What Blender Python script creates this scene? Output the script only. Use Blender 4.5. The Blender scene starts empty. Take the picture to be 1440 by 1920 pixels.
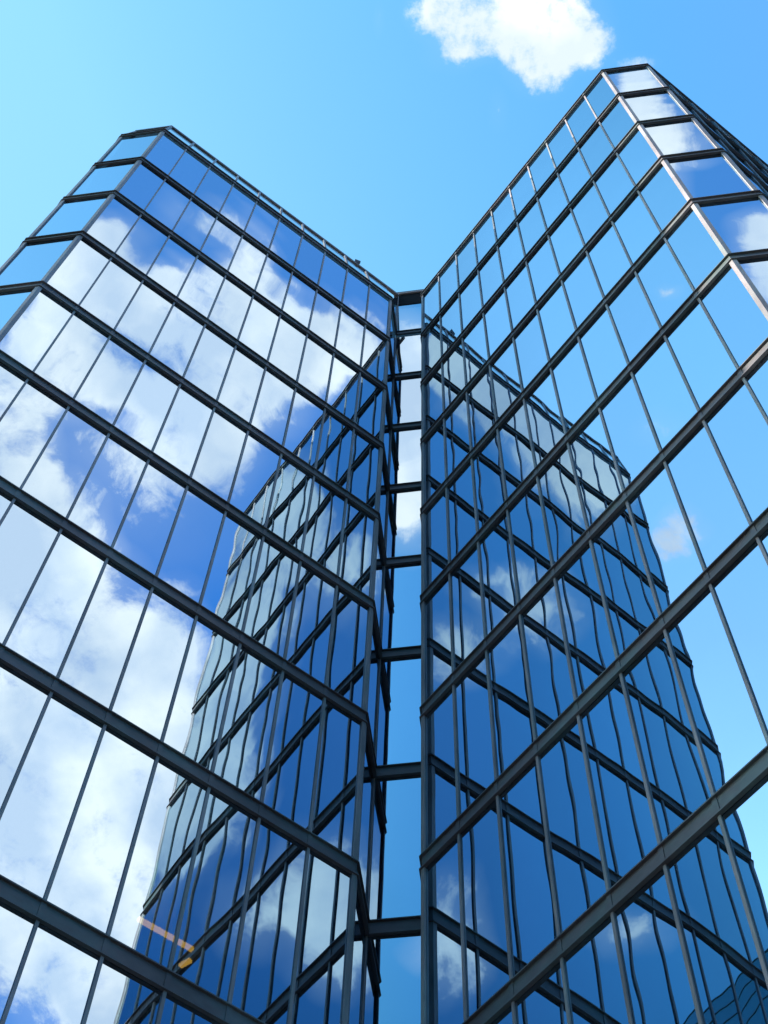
import bpy, bmesh, math, random
from mathutils import Vector, Matrix
random.seed(7)
S = 4.0/3.8
Q = math.sqrt(.5)
GLASS_TINT=(.42,.57,.68)
WAVE=.65; PILLOW=1.3; LAMP=1.9
TWX,TWY,TWH,TWF=-47.8,-52.8,69.6,7
SKY=.15; SUNE=5; EXPO=1.7
CLOUD_B=(4.3,3.8,3.5); CLOUD_D=(2.6,2.65,2.95)
GD=(-1,.4)
RAMP=[(-.66,.32,.85,1.36),(-.29,.59,1.08,1.45),(-.1,.52,1.13,1.36),(.08,.67,1.23,1.22),(.30,.88,1.3,1.21),(.64,.8,1.03,1.05)]
CLOUDS=[  # cloud masses: place on the cloud plane, turn, two radii, thickness
 (0.0395,0.1223,3.14,0.0439,0.0359,1),
 (0.0196,0.1216,-3.059,0.0256,0.0243,0.8),
 (0.0663,0.121,-3.106,0.0519,0.0434,1),
 (0.0988,0.1227,-2.794,0.0407,0.0379,1),
 (0.1199,0.1337,1.203,0.0237,0.0212,0.6),
 (0.0855,0.1529,-2.751,0.0312,0.0296,0.9),
 (0.0268,0.1472,3.1,0.0247,0.0148,0.5),
 (0.1537,0.1441,3.109,0.0185,0.0083,0.35),
 (0.0592,0.1883,1.481,0.0185,0.0088,0.25),
 (-0.0196,0.1288,1.525,0.0146,0.0055,0.2),
 (0.3705,-0.3631,-1.707,0.1661,0.1323,0.36),
 (0.3411,-0.3059,-1.834,0.1124,0.0679,0.25),
 (0.2094,-0.3289,-1.738,0.054,0.0408,1),
 (0.2407,-0.291,-1.85,0.0741,0.0382,1),
 (0.2737,-0.2488,-1.842,0.0746,0.0458,1),
 (0.3118,-0.212,-1.834,0.0752,0.0539,1),
 (0.3357,-0.165,-1.85,0.0615,0.047,1),
 (0.2379,-0.2139,2.718,0.0408,0.0298,0.6),
 (0.2044,-0.228,-1.674,0.0264,0.023,0.5),
 (0.1865,-0.2519,2.6,0.0199,0.0162,0.35),
 (0.1921,-0.2981,-1.849,0.0397,0.02,0.6),
 (0.2516,-0.3869,-1.818,0.0621,0.0359,0.5),
 (0.2994,-0.4224,2.515,0.054,0.0414,0.6),
 (0.3565,-0.2722,-1.641,0.0424,0.0376,0.4),
 (0.2308,-0.3557,-1.84,0.0544,0.028,0.55),
 (0.2602,-0.36,-1.849,0.0619,0.0287,0.5),
 (0.2868,-0.3896,-1.765,0.0632,0.0442,0.6),
 (0.3408,-0.4416,2.529,0.0559,0.0422,0.7),
 (0.3206,-0.2977,-1.868,0.0835,0.0297,0.4),
 (0.3515,-0.2439,-1.85,0.0628,0.0374,0.55),
 (0.3835,-0.2915,-1.777,0.0499,0.0388,0.35),
 (0.3029,-0.3389,-1.785,0.0419,0.0295,0.4),
 (0.4278,-0.4676,2.392,0.0954,0.0795,1),
 (0.5094,-0.4803,2.313,0.1205,0.1039,1),
 (0.5729,-0.4388,2.365,0.0951,0.0837,0.9),
 (0.6212,-0.5099,-1.639,0.1785,0.1444,1),
 (0.5438,-0.3877,2.72,0.0812,0.0457,0.7),
 (0.6988,-0.5598,-1.79,0.1496,0.0932,0.75),
 (0.7723,-0.5332,-1.747,0.1188,0.0863,0.9),
 (0.7146,-0.467,2.691,0.114,0.0733,1),
 (0.8632,-0.6218,-1.662,0.1335,0.1042,0.8),
 (0.7669,-0.6393,-1.323,0.0983,0.0847,0.8),
 (0.6791,-0.5826,-1.785,0.1327,0.0821,0.7),
 (0.8796,-0.5675,2.529,0.0952,0.0775,0.8),
 (-0.3579,-0.0752,-1.919,0.0146,0.0082,0.4),
 (-0.5533,-0.045,-2.189,0.029,0.0256,0.9),
 (-0.5682,-0.0286,-1.896,0.0325,0.0148,0.5),
 (-0.4623,-0.0468,-1.921,0.0277,0.0166,0.25),
 (0.0884,-0.205,2.797,0.0279,0.015,0.8),
 (0.0925,-0.227,2.799,0.0375,0.0196,0.8),
 (0.1041,-0.2498,2.807,0.0441,0.0199,0.7),
 (0.0961,-0.2765,1.42,0.0322,0.0221,0.45),
 (0.1478,-0.3394,1.966,0.0347,0.0309,1),
 (0.1459,-0.3784,2.536,0.0402,0.0337,0.9),
 (-0.1152,-0.3316,2.834,0.0304,0.0249,0.7),
 (-0.121,-0.3497,2.835,0.0273,0.0217,0.5),
 (-0.1276,-0.3701,1.258,0.0442,0.0344,0.8),
 (-0.1424,-0.4164,1.26,0.0613,0.0351,1),
 (-0.1571,-0.4624,1.244,0.0398,0.0358,0.9),
 (-0.1679,-0.4963,2.845,0.0363,0.0287,0.35),
 (-0.0395,-0.364,3.135,0.0476,0.0432,1),
 (-0.0819,-0.3917,3.116,0.0653,0.0479,1),
 (-0.1297,-0.4219,-3.12,0.0661,0.0529,1),
 (-0.1657,-0.4492,-2.924,0.0425,0.0384,0.8),
 (-0.132,-0.4649,3.111,0.0495,0.0314,0.5),
 (-0.0897,-0.5611,3.088,0.0442,0.0237,0.45),
 (-0.1264,-0.5814,1.269,0.0518,0.048,0.7),
 (-0.0637,-0.6239,3.11,0.049,0.0444,0.7),
 (-0.0785,-0.9426,1.505,0.1005,0.0592,0.85),
 (-0.25,-0.9175,3.109,0.0627,0.0396,0.65),
 (0.0869,-0.5013,1.591,0.0724,0.0468,0.85),
 (0.1187,-0.6433,1.592,0.1079,0.0548,0.95),
 (0.1444,-0.7608,1.605,0.1275,0.0636,1),
 (0.1865,-0.859,1.629,0.0948,0.0494,0.6),
 (0.0544,-0.5281,1.669,0.0577,0.0509,0.5),
 (0.0924,-0.5848,1.598,0.0688,0.0447,0.5),
 (0.1715,-0.8335,1.661,0.0725,0.0488,0.7),
 (0.0315,-0.571,1.621,0.0511,0.0444,0.4),
 (0.0063,-0.5496,1.535,0.0502,0.0294,0.4),
 (0.1037,-0.9293,1.655,0.0664,0.0505,0.5),
 (0.0354,-0.8861,2.667,0.0839,0.0796,0.95),
 (0.0183,-0.9561,1.604,0.0844,0.068,0.95),
 (0.162,-0.8451,1.717,0.0628,0.0489,0.6),
 (0.0326,-0.3639,3.037,0.0341,0.0287,0.5),
]
# ---- camera solved from the photograph --------------------------------
F, PITCH, ROLL = 2641.66, 1.10645251, -0.05343838
PHI = -0.18254496
CX, CY = 0.3455246*S, 13.7537809*S            # building axis, at the mouth of the recess
EYE = 1.6
H0 = 42.7639902*S + EYE                         # top of the highest beam
STEP = 4.0
WING, CHAM, RECD, RECW = 8.6050488*S, 1.34210243*S, 1.12277901*S, 0.87807058*S
PROJ = 0.064                                     # beams stand this far proud of the glass
BEAM = 0.315

C = bpy.context.scene.collection
scn = bpy.context.scene

def V3(o): return o
def mesh_obj(name, verts, faces, mat, parent=None, smooth=False):
    me = bpy.data.meshes.new(name)
    me.from_pydata(verts, [], faces); me.update()
    if smooth:
        for p in me.polygons: p.use_smooth = True
    ob = bpy.data.objects.new(name, me)
    me.materials.append(mat)
    C.objects.link(ob)
    if parent: ob.parent = parent
    return ob
class MB:
    def __init__(s): s.v=[]; s.f=[]
    def add(s, v, f):
        n=len(s.v); s.v+= [tuple(a) for a in v]; s.f+= [tuple(i+n for i in q) for q in f]
    def hexa(s, p):   # 4 bottom, 4 top, both in the same turning sense
        s.add(p, [(3,2,1,0),(4,5,6,7),(0,1,5,4),(1,2,6,5),(2,3,7,6),(3,0,4,7)])
    def box(s, c, ax, ay, az, hx, hy, hz):
        c=Vector(c); ax=Vector(ax)*hx; ay=Vector(ay)*hy; az=Vector(az)*hz
        s.hexa([c-ax-ay-az, c+ax-ay-az, c+ax+ay-az, c-ax+ay-az, c-ax-ay+az, c+ax-ay+az, c+ax+ay+az, c-ax+ay+az])
    def prism(s, pts, z0, z1):
        n=len(pts)
        s.add([(x,y,z0) for x,y in pts]+[(x,y,z1) for x,y in pts],
              [tuple(range(n-1,-1,-1)), tuple(range(n,2*n))]+[(i,(i+1)%n,(i+1)%n+n,i+n) for i in range(n)])
    def tube(s, a, b, r, n=8):
        a=Vector(a); b=Vector(b); d=(b-a).normalized(); u=d.orthogonal().normalized(); w=d.cross(u)
        vs=[]
        for c in (a,b):
            for i in range(n):
                t=2*math.pi*i/n; vs.append(c+u*math.cos(t)*r+w*math.sin(t)*r)
        s.add(vs,[(i,(i+1)%n,(i+1)%n+n,i+n) for i in range(n)]+[tuple(range(n-1,-1,-1)),tuple(range(n,2*n))])
    def build(s, name, mat, parent=None, smooth=False): return mesh_obj(name, s.v, s.f, mat, parent, smooth)
def tag(o, label=None, cat=None, kind=None, group=None):
    if label: o['label']=label
    if cat: o['category']=cat
    if kind: o['kind']=kind
    if group: o['group']=group
    return o

# ---- materials -----------------------------------------------------------
def new_mat(name):
    m=bpy.data.materials.new(name); m.use_nodes=True
    n=m.node_tree.nodes; n.clear()
    return m, n, m.node_tree.links
def metal(name, base, patina, amount, streak=(1.2,1.2,.25), rough=.5):
    m,n,l=new_mat(name)
    out=n.new('ShaderNodeOutputMaterial'); b=n.new('ShaderNodeBsdfPrincipled')
    tc=n.new('ShaderNodeTexCoord')
    mp=n.new('ShaderNodeMapping'); mp.inputs['Scale'].default_value=streak
    n1=n.new('ShaderNodeTexNoise'); n1.inputs['Scale'].default_value=1.6; n1.inputs['Detail'].default_value=7; n1.inputs['Roughness'].default_value=.65
    n2=n.new('ShaderNodeTexNoise'); n2.inputs['Scale'].default_value=.55; n2.inputs['Detail'].default_value=4
    n3=n.new('ShaderNodeTexNoise'); n3.inputs['Scale'].default_value=9; n3.inputs['Detail'].default_value=5; n3.inputs['Roughness'].default_value=.7
    l.new(tc.outputs['Object'],mp.inputs['Vector'])
    for k in (n1,n3): l.new(mp.outputs['Vector'],k.inputs['Vector'])
    l.new(tc.outputs['Object'],n2.inputs['Vector'])
    r=n.new('ShaderNodeValToRGB'); r.color_ramp.elements[0].position=.52-.1*amount; r.color_ramp.elements[1].position=.68-.05*amount
    r.color_ramp.elements[0].color=(0,0,0,1); r.color_ramp.elements[1].color=(amount,amount,amount,1)
    l.new(n1.outputs['Fac'],r.inputs['Fac'])
    va=n.new('ShaderNodeMapRange'); va.inputs[1].default_value=.3; va.inputs[2].default_value=.7; va.inputs[3].default_value=.7; va.inputs[4].default_value=1.35
    l.new(n2.outputs['Fac'],va.inputs[0])
    vb=n.new('ShaderNodeMapRange'); vb.inputs[1].default_value=.3; vb.inputs[2].default_value=.7; vb.inputs[3].default_value=.88; vb.inputs[4].default_value=1.14
    l.new(n3.outputs['Fac'],vb.inputs[0])
    mul=n.new('ShaderNodeMath'); mul.operation='MULTIPLY'; l.new(va.outputs[0],mul.inputs[0]); l.new(vb.outputs[0],mul.inputs[1])
    mx=n.new('ShaderNodeMix'); mx.data_type='RGBA'; mx.inputs[6].default_value=(*base,1); mx.inputs[7].default_value=(*patina,1)
    l.new(r.outputs['Color'],mx.inputs[0])
    sc=n.new('ShaderNodeVectorMath'); sc.operation='SCALE'; l.new(mx.outputs[2],sc.inputs[0]); l.new(mul.outputs[0],sc.inputs['Scale'])
    l.new(sc.outputs[0],b.inputs['Base Color'])
    b.inputs['Roughness'].default_value=rough; b.inputs['Metallic'].default_value=.0
    b.inputs['Specular IOR Level'].default_value=.35
    l.new(b.outputs[0],out.inputs[0])
    return m
def plain(name, col, rough=.6, metallic=0, var=.25, scale=3, spec=.5):
    m,n,l=new_mat(name)
    out=n.new('ShaderNodeOutputMaterial'); b=n.new('ShaderNodeBsdfPrincipled')
    tc=n.new('ShaderNodeTexCoord'); nz=n.new('ShaderNodeTexNoise'); nz.inputs['Scale'].default_value=scale; nz.inputs['Detail'].default_value=6
    l.new(tc.outputs['Object'],nz.inputs['Vector'])
    mr=n.new('ShaderNodeMapRange'); mr.inputs[1].default_value=.25; mr.inputs[2].default_value=.75; mr.inputs[3].default_value=1-var; mr.inputs[4].default_value=1+var
    l.new(nz.outputs['Fac'],mr.inputs[0])
    sc=n.new('ShaderNodeVectorMath'); sc.operation='SCALE'; sc.inputs[0].default_value=col; l.new(mr.outputs[0],sc.inputs['Scale'])
    l.new(sc.outputs[0],b.inputs['Base Color']); b.inputs['Roughness'].default_value=rough; b.inputs['Metallic'].default_value=metallic; b.inputs['Specular IOR Level'].default_value=spec
    l.new(b.outputs[0],out.inputs[0])
    return m
def mirror_glass(name, tint, clear):
    m,n,l=new_mat(name)
    out=n.new('ShaderNodeOutputMaterial'); g=n.new('ShaderNodeBsdfGlossy'); t=n.new('ShaderNodeBsdfTransparent'); mx=n.new('ShaderNodeMixShader')
    g.inputs['Roughness'].default_value=0; g.inputs['Color'].default_value=(*tint,1)
    t.inputs['Color'].default_value=(.8,.9,.92,1)
    mx.inputs[0].default_value=clear
    oi=n.new('ShaderNodeObjectInfo'); ge=n.new('ShaderNodeNewGeometry')
    ad=n.new('ShaderNodeMath'); ad.operation='ADD'; l.new(oi.outputs['Random'],ad.inputs[0]); l.new(ge.outputs['Random Per Island'],ad.inputs[1])
    fr=n.new('ShaderNodeMath'); fr.operation='FRACT'; l.new(ad.outputs[0],fr.inputs[0])
    mr=n.new('ShaderNodeMapRange'); mr.inputs[3].default_value=.95; mr.inputs[4].default_value=1.05; l.new(fr.outputs[0],mr.inputs[0])
    vs=n.new('ShaderNodeVectorMath'); vs.operation='SCALE'; vs.inputs[0].default_value=tint; l.new(mr.outputs[0],vs.inputs['Scale']); l.new(vs.outputs[0],g.inputs['Color'])
    l.new(g.outputs[0],mx.inputs[1]); l.new(t.outputs[0],mx.inputs[2]); l.new(mx.outputs[0],out.inputs[0])
    return m
def emit(name, col, s):
    m,n,l=new_mat(name)
    out=n.new('ShaderNodeOutputMaterial'); e=n.new('ShaderNodeEmission'); e.inputs[0].default_value=(*col,1); e.inputs[1].default_value=s
    l.new(e.outputs[0],out.inputs[0]); return m
M_GLASS = mirror_glass('mirror_glass', GLASS_TINT, .06)
M_CLEAR = mirror_glass('clear_glass', (.8,.8,.84), .55)
M_BEAM = metal('bronze_beam', (.102,.085,.088), (.082,.122,.118), .7, (.5,.5,.9))
M_MULL = metal('bronze_mullion', (.225,.19,.192), (.12,.21,.19), .4, (3,3,.35))
M_RAIL = metal('bronze_rail', (.045,.04,.042), (.05,.08,.07), .4)
M_SOFFIT = plain('dark_soffit', (.008,.008,.009), .8, spec=.05)
M_SLAB = plain('slab_concrete', (.16,.155,.15), .8)
M_ROOF = plain('roof_membrane', (.3,.3,.29), .9)
M_GROUND = None
# ---- facade plan -----------------------------------------------------------
hw=RECW/2; D3=12*WING/10
def p_r():
    a=[(hw,RECD),(hw,0),(hw+WING*Q,-WING*Q),(hw+WING*Q+CHAM,-WING*Q)]
    x,y=a[-1]; a.append((x+D3*Q,y+D3*Q)); return a
R_=p_r()
POLY=[(-x,y) for x,y in reversed(R_)]+R_
POLY.append((0,R_[-1][1]+R_[-1][0]))
N=len(POLY)
NAMES=['side','chamfer','wing','return','back','return','wing','chamfer','side','rear','rear']
BAYS=[12,1,10,1,1,1,10,1,12,14,14]
def fdir(i):
    a=Vector(POLY[i]); b=Vector(POLY[(i+1)%N]); return (b-a).normalized()
def fnor(i):
    d=fdir(i); return Vector((d.y,-d.x))
def vert(i,o):
    """corner i of the plan moved o metres out of the glass plane"""
    o-=PROJ
    n0=fnor((i-1)%N); n1=fnor(i%N); p=Vector(POLY[i%N])
    det=n0.x*n1.y-n0.y*n1.x
    c0=n0.dot(p)+o; c1=n1.dot(p)+o
    return Vector(((c0*n1.y-c1*n0.y)/det,(n0.x*c1-n1.x*c0)/det))
def bayline(i,k,o):
    """point on bay line k of face i, o metres in front of the glass"""
    a=Vector(POLY[i]); b=Vector(POLY[(i+1)%N]); return a.lerp(b,k/BAYS[i])+fnor(i)*(o-PROJ)
LEV=[H0-STEP*k for k in range(12)]

# ---- what the camera sees (used only to choose which panes stay single parts) ---
cp,sp=math.cos(PITCH),math.sin(PITCH); cr,sr=math.cos(ROLL),math.sin(ROLL)
cph,sph=math.cos(PHI),math.sin(PHI)
def world(p):
    return (CX+p[0]*cph-p[1]*sph, CY+p[0]*sph+p[1]*cph, p[2])
def project(p):
    x,y,z=world(p); z-=EYE
    d=y*cp+z*sp; u=x; v=-y*sp+z*cp
    if d<=.1: return None
    a,b=F*u/d,F*v/d
    return 720+a*cr-b*sr, 960-(a*sr+b*cr)
def clip_area(pts):
    ps=[project(p) for p in pts]
    if any(q is None for q in ps): return 0
    for ax,lim,sg in ((0,0,1),(0,1440,-1),(1,0,1),(1,1920,-1)):
        o=[]
        for i in range(len(ps)):
            a,b=ps[i-1],ps[i]; da,db=(a[ax]-lim)*sg,(b[ax]-lim)*sg
            if (da>=0)!=(db>=0):
                t=da/(da-db); o.append((a[0]+(b[0]-a[0])*t,a[1]+(b[1]-a[1])*t))
            if db>=0: o.append(b)
        ps=o
        if not ps: return 0
    return abs(sum(ps[i-1][0]*ps[i][1]-ps[i][0]*ps[i-1][1] for i in range(len(ps))))/2
cam_local=Vector((-( CX*cph+CY*sph), -(-CX*sph+CY*cph)))
def faces_cam(i): return (cam_local-Vector(POLY[i])).dot(fnor(i))>0
def seen(pts,i): return faces_cam(i) and NAMES[i]!='rear' and clip_area(pts)>0

tower=bpy.data.objects.new('glass_tower',None); C.objects.link(tower)
tower.location=(CX,CY,0); tower.rotation_euler=(0,0,PHI)
tag(tower,'tall two-winged office tower of blue mirror glass framed in dark bronze','tower')
rest=MB()       # framing the photograph does not show

# ---- panes ----------------------------------------------------------------
def pane_geo(i,b,z0,z1,nx,nz,rnd):
    a0=bayline(i,b,0) ; a1=bayline(i,b+1,0); n=fnor(i)
    if b==0: a0=vert(i,0)
    if b==BAYS[i]-1: a1=vert(i+1,0)
    w=(a1-a0).length; h=z1-z0
    bow=rnd.uniform(-1,1)*.0012+.0006; tx=rnd.gauss(0,.001); tz=rnd.gauss(0,.001)
    waves=[]
    for _ in range(5):
        lam=rnd.uniform(.7,2.6); th=rnd.uniform(-.75,.75)+math.pi/2
        waves.append((2*math.pi/lam*math.cos(th),2*math.pi/lam*math.sin(th),rnd.uniform(0,6.28),rnd.uniform(.3,1)*.00026*lam*WAVE))
    for _ in range(2):
        lam=rnd.uniform(.45,.9); th=rnd.uniform(-.6,.6)
        waves.append((2*math.pi/lam*math.cos(th),2*math.pi/lam*math.sin(th),rnd.uniform(0,6.28),rnd.uniform(.3,1)*.0002*lam*WAVE))
    vs=[]
    for r in range(nz+1):
        for c in range(nx+1):
            u,v=c/nx,r/nz; x,z=(u-.5)*w,(v-.5)*h
            ed=(1-(2*u-1)**2)*(1-(2*v-1)**4)
            d=bow*ed*PILLOW+tx*x+tz*z*.5
            for kx,kz,ph,am in waves: d+=am*math.sin(kx*x+kz*z+ph)
            q=a0.lerp(a1,u)+n*(d-.004)
            vs.append((q.x,q.y,z0+h*v))
    fs=[(r*(nx+1)+c,r*(nx+1)+c+1,(r+1)*(nx+1)+c+1,(r+1)*(nx+1)+c) for r in range(nz) for c in range(nx)]
    return vs,fs
panes=[]
for i in range(N):
    for k in range(12):
        z1=LEV[k]-BEAM*.5; z0=(LEV[k+1]-BEAM*.5) if k<11 else 0.02
        if NAMES[i] in('return','back') and k==0: z1=LEV[0]-.05
        for b in range(BAYS[i]):
            p0=bayline(i,b,0); p1=bayline(i,b+1,0)
            quad=[(p0.x,p0.y,z0),(p1.x,p1.y,z0),(p1.x,p1.y,z1),(p0.x,p0.y,z1)]
            ar=clip_area(quad) if seen(quad,i) else 0
            if NAMES[i]=='return' and i>4: ar=0
            if NAMES[i]=='return' or NAMES[i]=='back': ar*=.8
            panes.append((ar,i,b,z0,z1))
panes.sort(key=lambda t:-t[0])
other=MB()
for n_,(ar,i,b,z0,z1) in enumerate(panes):
    rnd=random.Random(1000*i+37*b+int(z0*10))
    fine=ar>0 or NAMES[i] in('wing','chamfer','return','back')
    vs,fs=pane_geo(i,b,z0,z1,10 if fine else 2,26 if fine else 4,rnd)
    if n_<100: mesh_obj('window_pane',vs,fs,M_GLASS,tower,True)
    else: other.add(vs,fs)
tag(other.build('window_pane',M_GLASS,tower,True),kind='stuff')

# ---- floor beams: channels with stiffeners at the mullions ----------------------
def beam(mb,i,z):
    prof=[(0,z),(PROJ,z),(PROJ,z-.022),(.02,z-.022),(.02,z-BEAM+.026),(PROJ,z-BEAM+.026),(PROJ,z-BEAM),(0,z-BEAM)]
    vs=[]
    for e in (i,i+1):
        for o,zz in prof:
            q=vert(e,o); vs.append((q.x,q.y,zz))
    n=len(prof)
    mb.add(vs,[(k,(k+1)%n,(k+1)%n+n,k+n) for k in range(n)])
    d=fdir(i); nn=fnor(i)
    for b in range(1,BAYS[i]):
        q=bayline(i,b,.026)
        mb.box((q.x,q.y,z-BEAM/2),(d.x,d.y,0),(nn.x,nn.y,0),(0,0,1),.04,.007,BEAM/2-.024)
for i in range(N):
    for k in range(12):
        a,b=POLY[i],POLY[(i+1)%N]; z=LEV[k]
        mb=MB(); beam(mb,i,z)
        if seen([(*a,z-BEAM),(*b,z-BEAM),(*b,z),(*a,z)],i): mb.build('floor_beam',M_BEAM,tower)
        else: rest.add(mb.v,mb.f)

# ---- mullions, one per bay line, stopping at every beam ------------------------
MW,MO=.023,.026
def spans(i):
    s=[]
    for k in range(12):
        z1=LEV[k]-BEAM+.004; z0=LEV[k+1]-.004 if k<11 else 0
        s.append((z0,z1))
    return s
for i in range(N):
    d=fdir(i); nn=fnor(i)
    for b in range(1,BAYS[i]):
        q=bayline(i,b,MO/2); mb=MB()
        for z0,z1 in spans(i):
            mb.box((q.x,q.y,(z0+z1)/2),(d.x,d.y,0),(nn.x,nn.y,0),(0,0,1),MW,MO/2,(z1-z0)/2)
        f0=bayline(i,b-.04,MO); f1=bayline(i,b+.04,MO)
        if seen([(f0.x,f0.y,0),(f1.x,f1.y,0),(f1.x,f1.y,H0),(f0.x,f0.y,H0)],i): mb.build('mullion',M_MULL,tower)
        else: rest.add(mb.v,mb.f)
def post_plan(i,w,o):
    """plan of the angle section that wraps corner i"""
    d0=fdir((i-1)%N); d1=fdir(i); g=vert(i,0)
    n0=fnor((i-1)%N); n1=fnor(i)
    return [g-d0*w, g-d0*w+n0*o, vert(i,o), g+d1*w+n1*o, g+d1*w, g]
for i in range(N):
    mb=MB(); cav=fdir((i-1)%N).cross(fdir(i))>0
    pl=[(q.x,q.y) for q in post_plan(i,*((.065,.035) if cav else (.055,.048) if i in (3,6) else (.020,.030)))]
    for z0,z1 in spans(i): mb.prism(pl,z0,z1)
    if NAMES[i] in('return','back','wing','chamfer') or i==8: mb.build('corner_post',M_MULL,tower)
    else: rest.add(mb.v,mb.f)
rest.build('rear_frame',M_BEAM,tower)

# ---- sloped glass parapet and roof rail ----------------------------------------
PB=-.22                               # set back of the rail; its height differs between the wings
PHS=[1.65]*5+[1.15]*5+[1.65]
PH=1.85
def pv(i,o,z):
    q=vert(i,o); return (q.x,q.y,z)
pp=MB(); 
for i in range(N):
    if NAMES[i] in('return','back'): continue
    PH=PHS[i]
    a0,a1=vert(i,-.01),vert(i+1,-.01); b0,b1=vert(i,PB),vert(i+1,PB)
    g=MB(); n=BAYS[i]
    for b in range(n):
        u0,u1=b/n,(b+1)/n
        q=[a0.lerp(a1,u0),a0.lerp(a1,u1),b0.lerp(b1,u1),b0.lerp(b1,u0)]
        g.add([(q[0].x,q[0].y,H0-.01),(q[1].x,q[1].y,H0-.01),(q[2].x,q[2].y,H0+PH),(q[3].x,q[3].y,H0+PH)],[(0,1,2,3)])
    g.build('parapet_glass',M_CLEAR,tower)
    r=MB()
    vs=[]
    for e in (i,i+1):
        for o,z in ((PB-.06,H0+PH-.10),(PB+.05,H0+PH-.10),(PB+.05,H0+PH+.03),(PB-.06,H0+PH+.03)):
            q_=vert(e,o)
            if i==2 and e==3: q_=Vector(POLY[3])+fnor(2)*(o-PROJ)+fdir(2)*.42
            if i==6 and e==6: q_=Vector(POLY[6])+fnor(6)*(o-PROJ)-fdir(6)*.30
            vs.append((q_.x,q_.y,z))
    r.add(vs,[(k,(k+1)%4,(k+1)%4+4,k+4) for k in range(4)]+[(3,2,1,0),(4,5,6,7)])
    r.build('roof_rail',M_RAIL,tower)
    d=fdir(i); nn=fnor(i)
    for b in range(0 if NAMES[i]!='rear' else 1,n+(1 if i in (7,) else 0)):
        u=b/n; a=a0.lerp(a1,u); t=b0.lerp(b1,u); p0=Vector((a.x,a.y,H0)); p1=Vector((t.x,t.y,H0+PH-.1))
        ax=(p1-p0); L=ax.length; ax.normalize(); sx=Vector((d.x,d.y,0)); out=ax.cross(sx); 
        if out.dot(Vector((nn.x,nn.y,0)))<0: out=-out
        m=MB(); m.box((p0+p1)/2+out*.025,sx,out,ax,.032,.025,L/2)
        m.build('parapet_rib',M_MULL,tower)

# ---- recess head: opaque panels above the glass of the recess --------------------
PH=1.85
ZB,ZP=H0+2.83,H0+4.05
bl,br=vert(4,.02),vert(5,.02); ll,rr_=vert(3,.02),vert(6,.02)
cap=MB(); cap.hexa([(bl.x,bl.y,ZB),(br.x,br.y,ZB),(br.x,br.y+.15,ZB),(bl.x,bl.y+.15,ZB),(bl.x,bl.y,ZP),(br.x,br.y,ZP),(br.x,br.y+.15,ZP),(bl.x,bl.y+.15,ZP)])
for s_,(p_,q_),zt in ((-1,(ll,bl),-.05),(1,(rr_,br),-.05)):
    cap.hexa([(p_.x,p_.y+.06,H0-.30),(q_.x,q_.y,ZB),(q_.x+s_*.03,q_.y,ZB),(p_.x+s_*.03,p_.y+.06,H0-.30),
              (p_.x,p_.y+.06,H0+zt),(q_.x,q_.y,ZP),(q_.x+s_*.03,q_.y,ZP),(p_.x+s_*.03,p_.y+.06,H0+zt)])
capo=cap.build('roof_cap',M_SOFFIT,tower)
mx_=(bl.x+br.x)/2
mx_=(bl.x+br.x)/2; hx_=(br.x-bl.x)/2+.06
lip=MB(); lip.box((mx_,bl.y-.03,ZP-.02),(1,0,0),(0,1,0),(0,0,1),hx_,.028,.03); lip.build('drip_edge',M_MULL,capo)
cp_=MB(); cp_.box((mx_,bl.y+.08,ZP+.10),(1,0,0),(0,1,0),(0,0,1),hx_+.1,.12,.085); cp_.build('coping',M_RAIL,capo)
vb=MB(); vb.box((.10,bl.y+.1,ZP+.26),(1,0,0),(0,1,0),(0,0,1),.12,.08,.08); vb.tube((.08,bl.y+.1,ZP+.33),(.08,bl.y+.1,ZP+.42),.05); vb.build('roof_vent',M_RAIL,capo)
# glass of the recess carried up to the soffit
for i in (3,4,5):
    a,b=vert(i,0),vert(i+1,0)
    g=MB(); za={3:H0-.05,4:ZB,5:ZB}[i]; zc={3:ZB,4:ZB,5:H0-.10}[i]
    g.add([(a.x,a.y,H0-.06),(b.x,b.y,H0-.06),(b.x,b.y,zc+.05),(a.x,a.y,za)],[(0,1,2,3)])
    g.build('parapet_glass',M_GLASS,tower)
for i in (4,5):
    m=MB(); m.prism([(q.x,q.y) for q in post_plan(i,.05,.03)],H0-.01,ZP); m.build('corner_post',M_MULL,tower)

# ---- roof, slabs, lamps ----------------------------------------------------------
rf=MB(); rf.prism([tuple(vert(i,-.12)) for i in range(N)],H0-.30,H0-.16); rf.build('roof_deck',M_ROOF,tower)
for k in range(1,12):
    s=MB(); s.prism([tuple(vert(i,-.16)) for i in range(N)],LEV[k]-BEAM+.03,LEV[k]-.03); s.build('floor_slab',M_SLAB,tower)
M_LAMP=emit('lamp_tube',(1,.52,.06),LAMP)
def strip(pts,z,name,label):
    a,b=Vector(pts[0]),Vector(pts[1]); d=(b-a).normalized(); nn=Vector((d.y,-d.x)); c=(a+b)/2
    m=MB(); m.box((c.x,c.y,z),(d.x,d.y,0),(nn.x,nn.y,0),(0,0,1),(b-a).length/2,.035,.03)
    o=m.build(name,M_LAMP,tower); o['label']=label
strip([(-3.916,.264),(-3.20,.98)],18.065,'ceiling_lamp','glowing orange light strip seen through the left wing glass')
strip([(-3.464,1.287),(-3.275,1.189)],18.065,'ceiling_lamp','short glowing orange light piece seen through the left wing glass')
for i in (2,6):
    a=(Vector(POLY[i])+Vector(POLY[i+1]))/2; n=fnor(i); d=fdir(i); c=a-n*5.3
    s=MB(); s.box((c.x,c.y,(H0-.4)/2),(d.x,d.y,0),(n.x,n.y,0),(0,0,1),2.9,1.2,(H0-.42)/2); s.build('core_wall',M_SLAB,tower)

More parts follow.
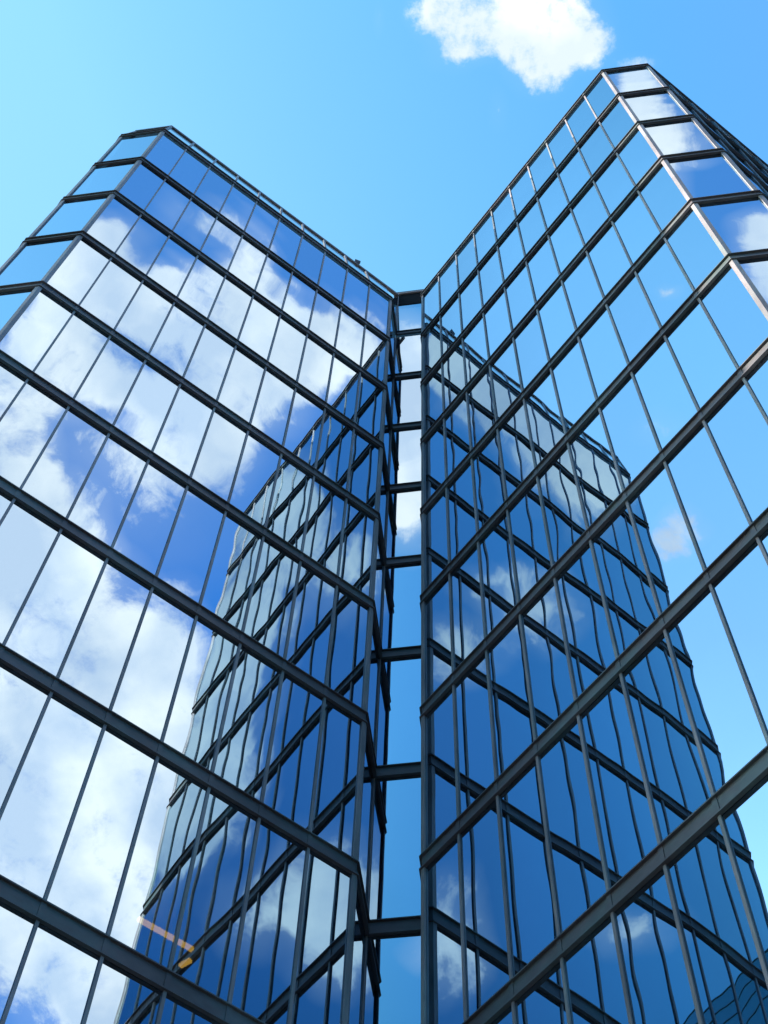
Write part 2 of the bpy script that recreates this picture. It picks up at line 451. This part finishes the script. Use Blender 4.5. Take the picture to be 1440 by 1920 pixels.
# ---- floodlight on the roof rail ---------------------------------------------------
b0,b1=vert(2,PB),vert(3,PB); fp=b0.lerp(b1,.862)
wx=world((fp.x,fp.y,H0+1.68))
fl=bpy.data.objects.new('floodlight',None); C.objects.link(fl); fl.location=wx; fl.rotation_euler=(0,0,PHI); fl.scale=(.42,.42,.5)
tag(fl,'small dark floodlight standing on the roof rail of the left wing','floodlight')
M_DARK=plain('dark_casting',(.03,.03,.035),.5)
m=MB(); m.tube((0,0,-.04),(0,0,.03),.09); m.tube((0,0,0),(-.04,0,.42),.035); m.build('stand',M_DARK,fl)
m=MB(); ay=Vector((.45,-.8,-.25)).normalized(); ax=ay.cross(Vector((0,0,1))).normalized(); az=ax.cross(ay)
c=Vector((-.06,0,.6)); m.box(c,ax,ay,az,.21,.10,.15); m.box(c+ay*.12,ax,ay,az,.24,.02,.18)
for k in range(4): m.box(c-ay*.13+az*(-.1+.066*k),ax,ay,az,.17,.04,.012)
m.box(c-az*.2,ax,ay,az,.25,.02,.02)
m.build('lamp_head',M_DARK,fl)

# ---- round tower across the plaza, behind the viewer ----------------------------------
M_TEAL,n,l=new_mat('teal_glass')
o_=n.new('ShaderNodeOutputMaterial'); b=n.new('ShaderNodeBsdfPrincipled'); b.inputs['Base Color'].default_value=(.08,.22,.19,1); b.inputs['Roughness'].default_value=.2; b.inputs['Specular IOR Level'].default_value=.8; b.inputs['IOR'].default_value=1.7
l.new(b.outputs[0],o_.inputs[0])
rt=bpy.data.objects.new('round_tower',None); C.objects.link(rt); rt.location=(TWX,TWY,0)
tag(rt,'dark teal round glass tower with thin floor lines, mirrored in the lower right panes','tower')
def ring(r,z0,z1,n=128):
    m=MB(); m.prism([(r*math.cos(2*math.pi*k/n),r*math.sin(2*math.pi*k/n)) for k in range(n)],z0,z1); return m
ring(30,0.02,TWH-.075).build('glass_wall',M_TEAL,rt,False)
zz=TWH; k=0
proto=None
while zz>4:
    if proto is None:
        proto=ring(30.06,-.06,0).build('floor_band',M_BEAM,rt)
        ob=proto
    else:
        ob=proto.copy(); C.objects.link(ob); ob.parent=rt
    ob.location=(0,0,zz); k+=1; zz-=1.25 if k<4 else TWF

# ---- ground -----------------------------------------------------------------------
m_,n,l=new_mat('plaza_paving')
o_=n.new('ShaderNodeOutputMaterial'); b=n.new('ShaderNodeBsdfPrincipled'); tc=n.new('ShaderNodeTexCoord')
br_=n.new('ShaderNodeTexBrick'); br_.inputs['Scale'].default_value=1; br_.inputs['Brick Width'].default_value=.9; br_.inputs['Row Height'].default_value=.6; br_.inputs['Mortar Size'].default_value=.008
br_.inputs['Color1'].default_value=(.050,.050,.050,1); br_.inputs['Color2'].default_value=(.065,.063,.06,1); br_.inputs['Mortar'].default_value=(.03,.03,.03,1)
l.new(tc.outputs['Object'],br_.inputs['Vector']); l.new(br_.outputs['Color'],b.inputs['Base Color']); b.inputs['Roughness'].default_value=.85; l.new(b.outputs[0],o_.inputs[0])
g=mesh_obj('ground',[(-4000,-4000,0),(4000,-4000,0),(4000,4000,0),(-4000,4000,0)],[(0,1,2,3)],m_)
tag(g,'dark paved plaza around the towers','ground',kind='structure')

# ---- sky ----------------------------------------------------------------------------
SUN_AZ,SUN_EL=math.radians(172),math.radians(21)
sd=Vector((math.cos(SUN_AZ)*math.cos(SUN_EL),math.sin(SUN_AZ)*math.cos(SUN_EL),math.sin(SUN_EL)))
w=bpy.data.worlds.new('World'); scn.world=w; w.use_nodes=True
nt=w.node_tree; n=nt.nodes; l=nt.links; n.clear()
out=n.new('ShaderNodeOutputWorld'); bg=n.new('ShaderNodeBackground'); l.new(bg.outputs[0],out.inputs[0])
sky=n.new('ShaderNodeTexSky'); sky.sky_type='NISHITA'; sky.sun_disc=False; sky.sun_elevation=SUN_EL; sky.sun_rotation=math.pi/2-SUN_AZ
sky.air_density=1.0; sky.dust_density=.6; sky.ozone_density=1.2
bg.inputs['Strength'].default_value=SKY
def math_(op,a,b=None,c=None,clamp=False):
    x=n.new('ShaderNodeMath'); x.operation=op; x.use_clamp=clamp
    for k,v in enumerate((a,b,c)):
        if v is None: continue
        if isinstance(v,(int,float)): x.inputs[k].default_value=v
        else: l.new(v,x.inputs[k])
    return x.outputs[0]
tc=n.new('ShaderNodeTexCoord'); sx=n.new('ShaderNodeSeparateXYZ'); l.new(tc.outputs['Generated'],sx.inputs[0])
zc=math_('MAXIMUM',sx.outputs[2],.06)
px,py=math_('DIVIDE',sx.outputs[0],zc),math_('DIVIDE',sx.outputs[1],zc)
cb=n.new('ShaderNodeCombineXYZ'); l.new(px,cb.inputs[0]); l.new(py,cb.inputs[1]); P=cb.outputs[0]
# warp the cloud plane a little so that cloud masses have uneven outlines
wn=n.new('ShaderNodeTexNoise'); wn.noise_dimensions='2D'; wn.inputs['Scale'].default_value=9; wn.inputs['Detail'].default_value=3
l.new(P,wn.inputs['Vector'])
ws=n.new('ShaderNodeVectorMath'); ws.operation='MULTIPLY_ADD'; l.new(wn.outputs['Color'],ws.inputs[0]); ws.inputs[1].default_value=(.03,.03,0); ws.inputs[2].default_value=(-.015,-.015,0)
wp=n.new('ShaderNodeVectorMath'); wp.operation='ADD'; l.new(P,wp.inputs[0]); l.new(ws.outputs[0],wp.inputs[1])
acc=0.0
for cx,cy,ro,s1,s2,wt in CLOUDS:
    mp=n.new('ShaderNodeMapping'); mp.vector_type='TEXTURE'
    mp.inputs['Location'].default_value=(cx,cy,0); mp.inputs['Rotation'].default_value=(0,0,ro); mp.inputs['Scale'].default_value=(s1,s2,1)
    l.new(wp.outputs[0],mp.inputs['Vector'])
    gr=n.new('ShaderNodeTexGradient'); gr.gradient_type='SPHERICAL'; l.new(mp.outputs[0],gr.inputs[0])
    acc=math_('MULTIPLY_ADD',gr.outputs['Fac'],wt*1.5,acc)
n1=n.new('ShaderNodeTexNoise'); n1.noise_dimensions='2D'; n1.inputs['Scale'].default_value=11; n1.inputs['Detail'].default_value=9; n1.inputs['Roughness'].default_value=.68; n1.inputs['Distortion'].default_value=.25
l.new(P,n1.inputs['Vector'])
nz=math_('MULTIPLY_ADD',n1.outputs['Fac'],1.5,-.75)
m1=math_('MINIMUM',acc,1.1)
n3=n.new('ShaderNodeTexNoise'); n3.noise_dimensions='2D'; n3.inputs['Scale'].default_value=34; n3.inputs['Detail'].default_value=7; n3.inputs['Roughness'].default_value=.66; n3.inputs['Distortion'].default_value=.1
l.new(P,n3.inputs['Vector'])
na=n.new('ShaderNodeMapRange'); na.inputs[1].default_value=-.2; na.inputs[2].default_value=.05; na.inputs[3].default_value=.8; na.inputs[4].default_value=1.9; l.new(py,na.inputs[0])
nn3=math_('MULTIPLY',math_('SUBTRACT',n3.outputs['Fac'],.5),na.outputs[0])
near=math_('MULTIPLY',acc,3.0,clamp=True)
dens=math_('MULTIPLY_ADD',math_('ADD',nn3,nz),near,m1)
mr=n.new('ShaderNodeMapRange'); mr.interpolation_type='SMOOTHSTEP'; mr.inputs[1].default_value=.22; mr.inputs[2].default_value=1.05; l.new(dens,mr.inputs[0])
cov=mr.outputs[0]
# thin veil everywhere there is some cloud
va=n.new('ShaderNodeMapRange'); va.inputs[1].default_value=-.2; va.inputs[2].default_value=.05; va.inputs[3].default_value=.34; va.inputs[4].default_value=.06; l.new(py,va.inputs[0])
veil=math_('MULTIPLY',math_('MINIMUM',acc,1.0),va.outputs[0])
cov=math_('MAXIMUM',cov,veil)
# cloud brightness: bright crowns, lilac-grey hollows
n2=n.new('ShaderNodeTexNoise'); n2.noise_dimensions='2D'; n2.inputs['Scale'].default_value=9; n2.inputs['Detail'].default_value=7; l.new(P,n2.inputs['Vector'])
rr=n.new('ShaderNodeMapRange'); rr.inputs[1].default_value=.38; rr.inputs[2].default_value=.68; l.new(n2.outputs['Fac'],rr.inputs[0])
cc=n.new('ShaderNodeMix'); cc.data_type='RGBA'; cc.inputs[6].default_value=(*CLOUD_D,1); cc.inputs[7].default_value=(*CLOUD_B,1); l.new(rr.outputs[0],cc.inputs[0])
# clear sky: the physical sky, tuned in hue, a little paler towards the sun's side
tint=n.new('ShaderNodeMix'); tint.data_type='RGBA'; tint.blend_type='MULTIPLY'; tint.inputs[0].default_value=1
l.new(sky.outputs[0],tint.inputs[6])
gm=n.new('ShaderNodeMapRange'); gm.inputs[1].default_value=-.75; gm.inputs[2].default_value=.75
dotv=math_('ADD',math_('MULTIPLY',px,GD[0]),math_('MULTIPLY',py,GD[1])); l.new(dotv,gm.inputs[0])
gc=n.new('ShaderNodeValToRGB'); el=gc.color_ramp.elements
for k,(t,r_,g_,b_) in enumerate(RAMP):
    e=el[k] if k<2 else el.new((t+.75)/1.5)
    e.position=(t+.75)/1.5; e.color=(r_/2,g_/2,b_/2,1)
gx=n.new('ShaderNodeVectorMath'); gx.operation='SCALE'; gx.inputs['Scale'].default_value=2; l.new(gc.outputs[0],gx.inputs[0])
l.new(gm.outputs[0],gc.inputs[0]); fy=n.new('ShaderNodeMapRange'); fy.inputs[1].default_value=-.4; fy.inputs[2].default_value=-1.1; l.new(py,fy.inputs[0])
fm=n.new('ShaderNodeMix'); fm.data_type='RGBA'; fm.inputs[6].default_value=(1,1,1,1); fm.inputs[7].default_value=(.38,.475,.46,1); l.new(fy.outputs[0],fm.inputs[0])
ma=n.new('ShaderNodeMapRange'); ma.inputs[1].default_value=.12; ma.inputs[2].default_value=.02; l.new(py,ma.inputs[0])
mb_=n.new('ShaderNodeMapRange'); mb_.inputs[1].default_value=-.12; mb_.inputs[2].default_value=-.28; l.new(px,mb_.inputs[0])
lift=math_('MULTIPLY_ADD',math_('MULTIPLY',ma.outputs[0],mb_.outputs[0]),.2,1.0)
g0=n.new('ShaderNodeVectorMath'); g0.operation='SCALE'; l.new(gx.outputs[0],g0.inputs[0]); l.new(lift,g0.inputs['Scale'])
gy=n.new('ShaderNodeVectorMath'); gy.operation='MULTIPLY'; l.new(g0.outputs[0],gy.inputs[0]); l.new(fm.outputs[2],gy.inputs[1]); l.new(gy.outputs[0],tint.inputs[7])
cs=n.new('ShaderNodeMapRange'); cs.inputs[1].default_value=-.2; cs.inputs[2].default_value=.08; l.new(py,cs.inputs[0])
cm=n.new('ShaderNodeMix'); cm.data_type='RGBA'; cm.inputs[6].default_value=(1,1,1,1); cm.inputs[7].default_value=(.66,.75,.84,1); l.new(cs.outputs[0],cm.inputs[0])
cd=n.new('ShaderNodeVectorMath'); cd.operation='MULTIPLY'; l.new(cc.outputs[2],cd.inputs[0]); l.new(cm.outputs[2],cd.inputs[1])
fin=n.new('ShaderNodeMix'); fin.data_type='RGBA'; l.new(cov,fin.inputs[0]); l.new(tint.outputs[2],fin.inputs[6]); l.new(cd.outputs[0],fin.inputs[7])
l.new(fin.outputs[2],bg.inputs[0])

sl=bpy.data.lights.new('sun','SUN'); sl.energy=SUNE; sl.angle=math.radians(.53); sl.color=(1,.93,.82)
so=bpy.data.objects.new('sun',sl); C.objects.link(so); so.rotation_euler=(-sd).to_track_quat('-Z','Y').to_euler(); so.location=sd*200

# ---- camera ---------------------------------------------------------------------------
cam=bpy.data.cameras.new('camera'); co=bpy.data.objects.new('camera',cam); C.objects.link(co); scn.camera=co
u=Vector((1,0,0)); v=Vector((0,-sp,cp)); d=Vector((0,cp,sp))
e1=u*cr-v*sr; e2=u*sr+v*cr
co.matrix_world=Matrix(((e1.x,e2.x,-d.x,0),(e1.y,e2.y,-d.y,0),(e1.z,e2.z,-d.z,EYE),(0,0,0,1)))
cam.sensor_fit='HORIZONTAL'; cam.sensor_width=36; cam.lens=F/1440*36; cam.clip_start=.1; cam.clip_end=10000
scn.render.resolution_x=768; scn.render.resolution_y=1024
vs=scn.view_settings; vs.view_transform='Standard'; vs.look='None'; vs.exposure=EXPO; vs.gamma=1; vs.use_curve_mapping=False
cy=scn.cycles
cy.max_bounces=12; cy.glossy_bounces=8; cy.transparent_max_bounces=8; cy.sample_clamp_indirect=4; cy.use_denoising=True
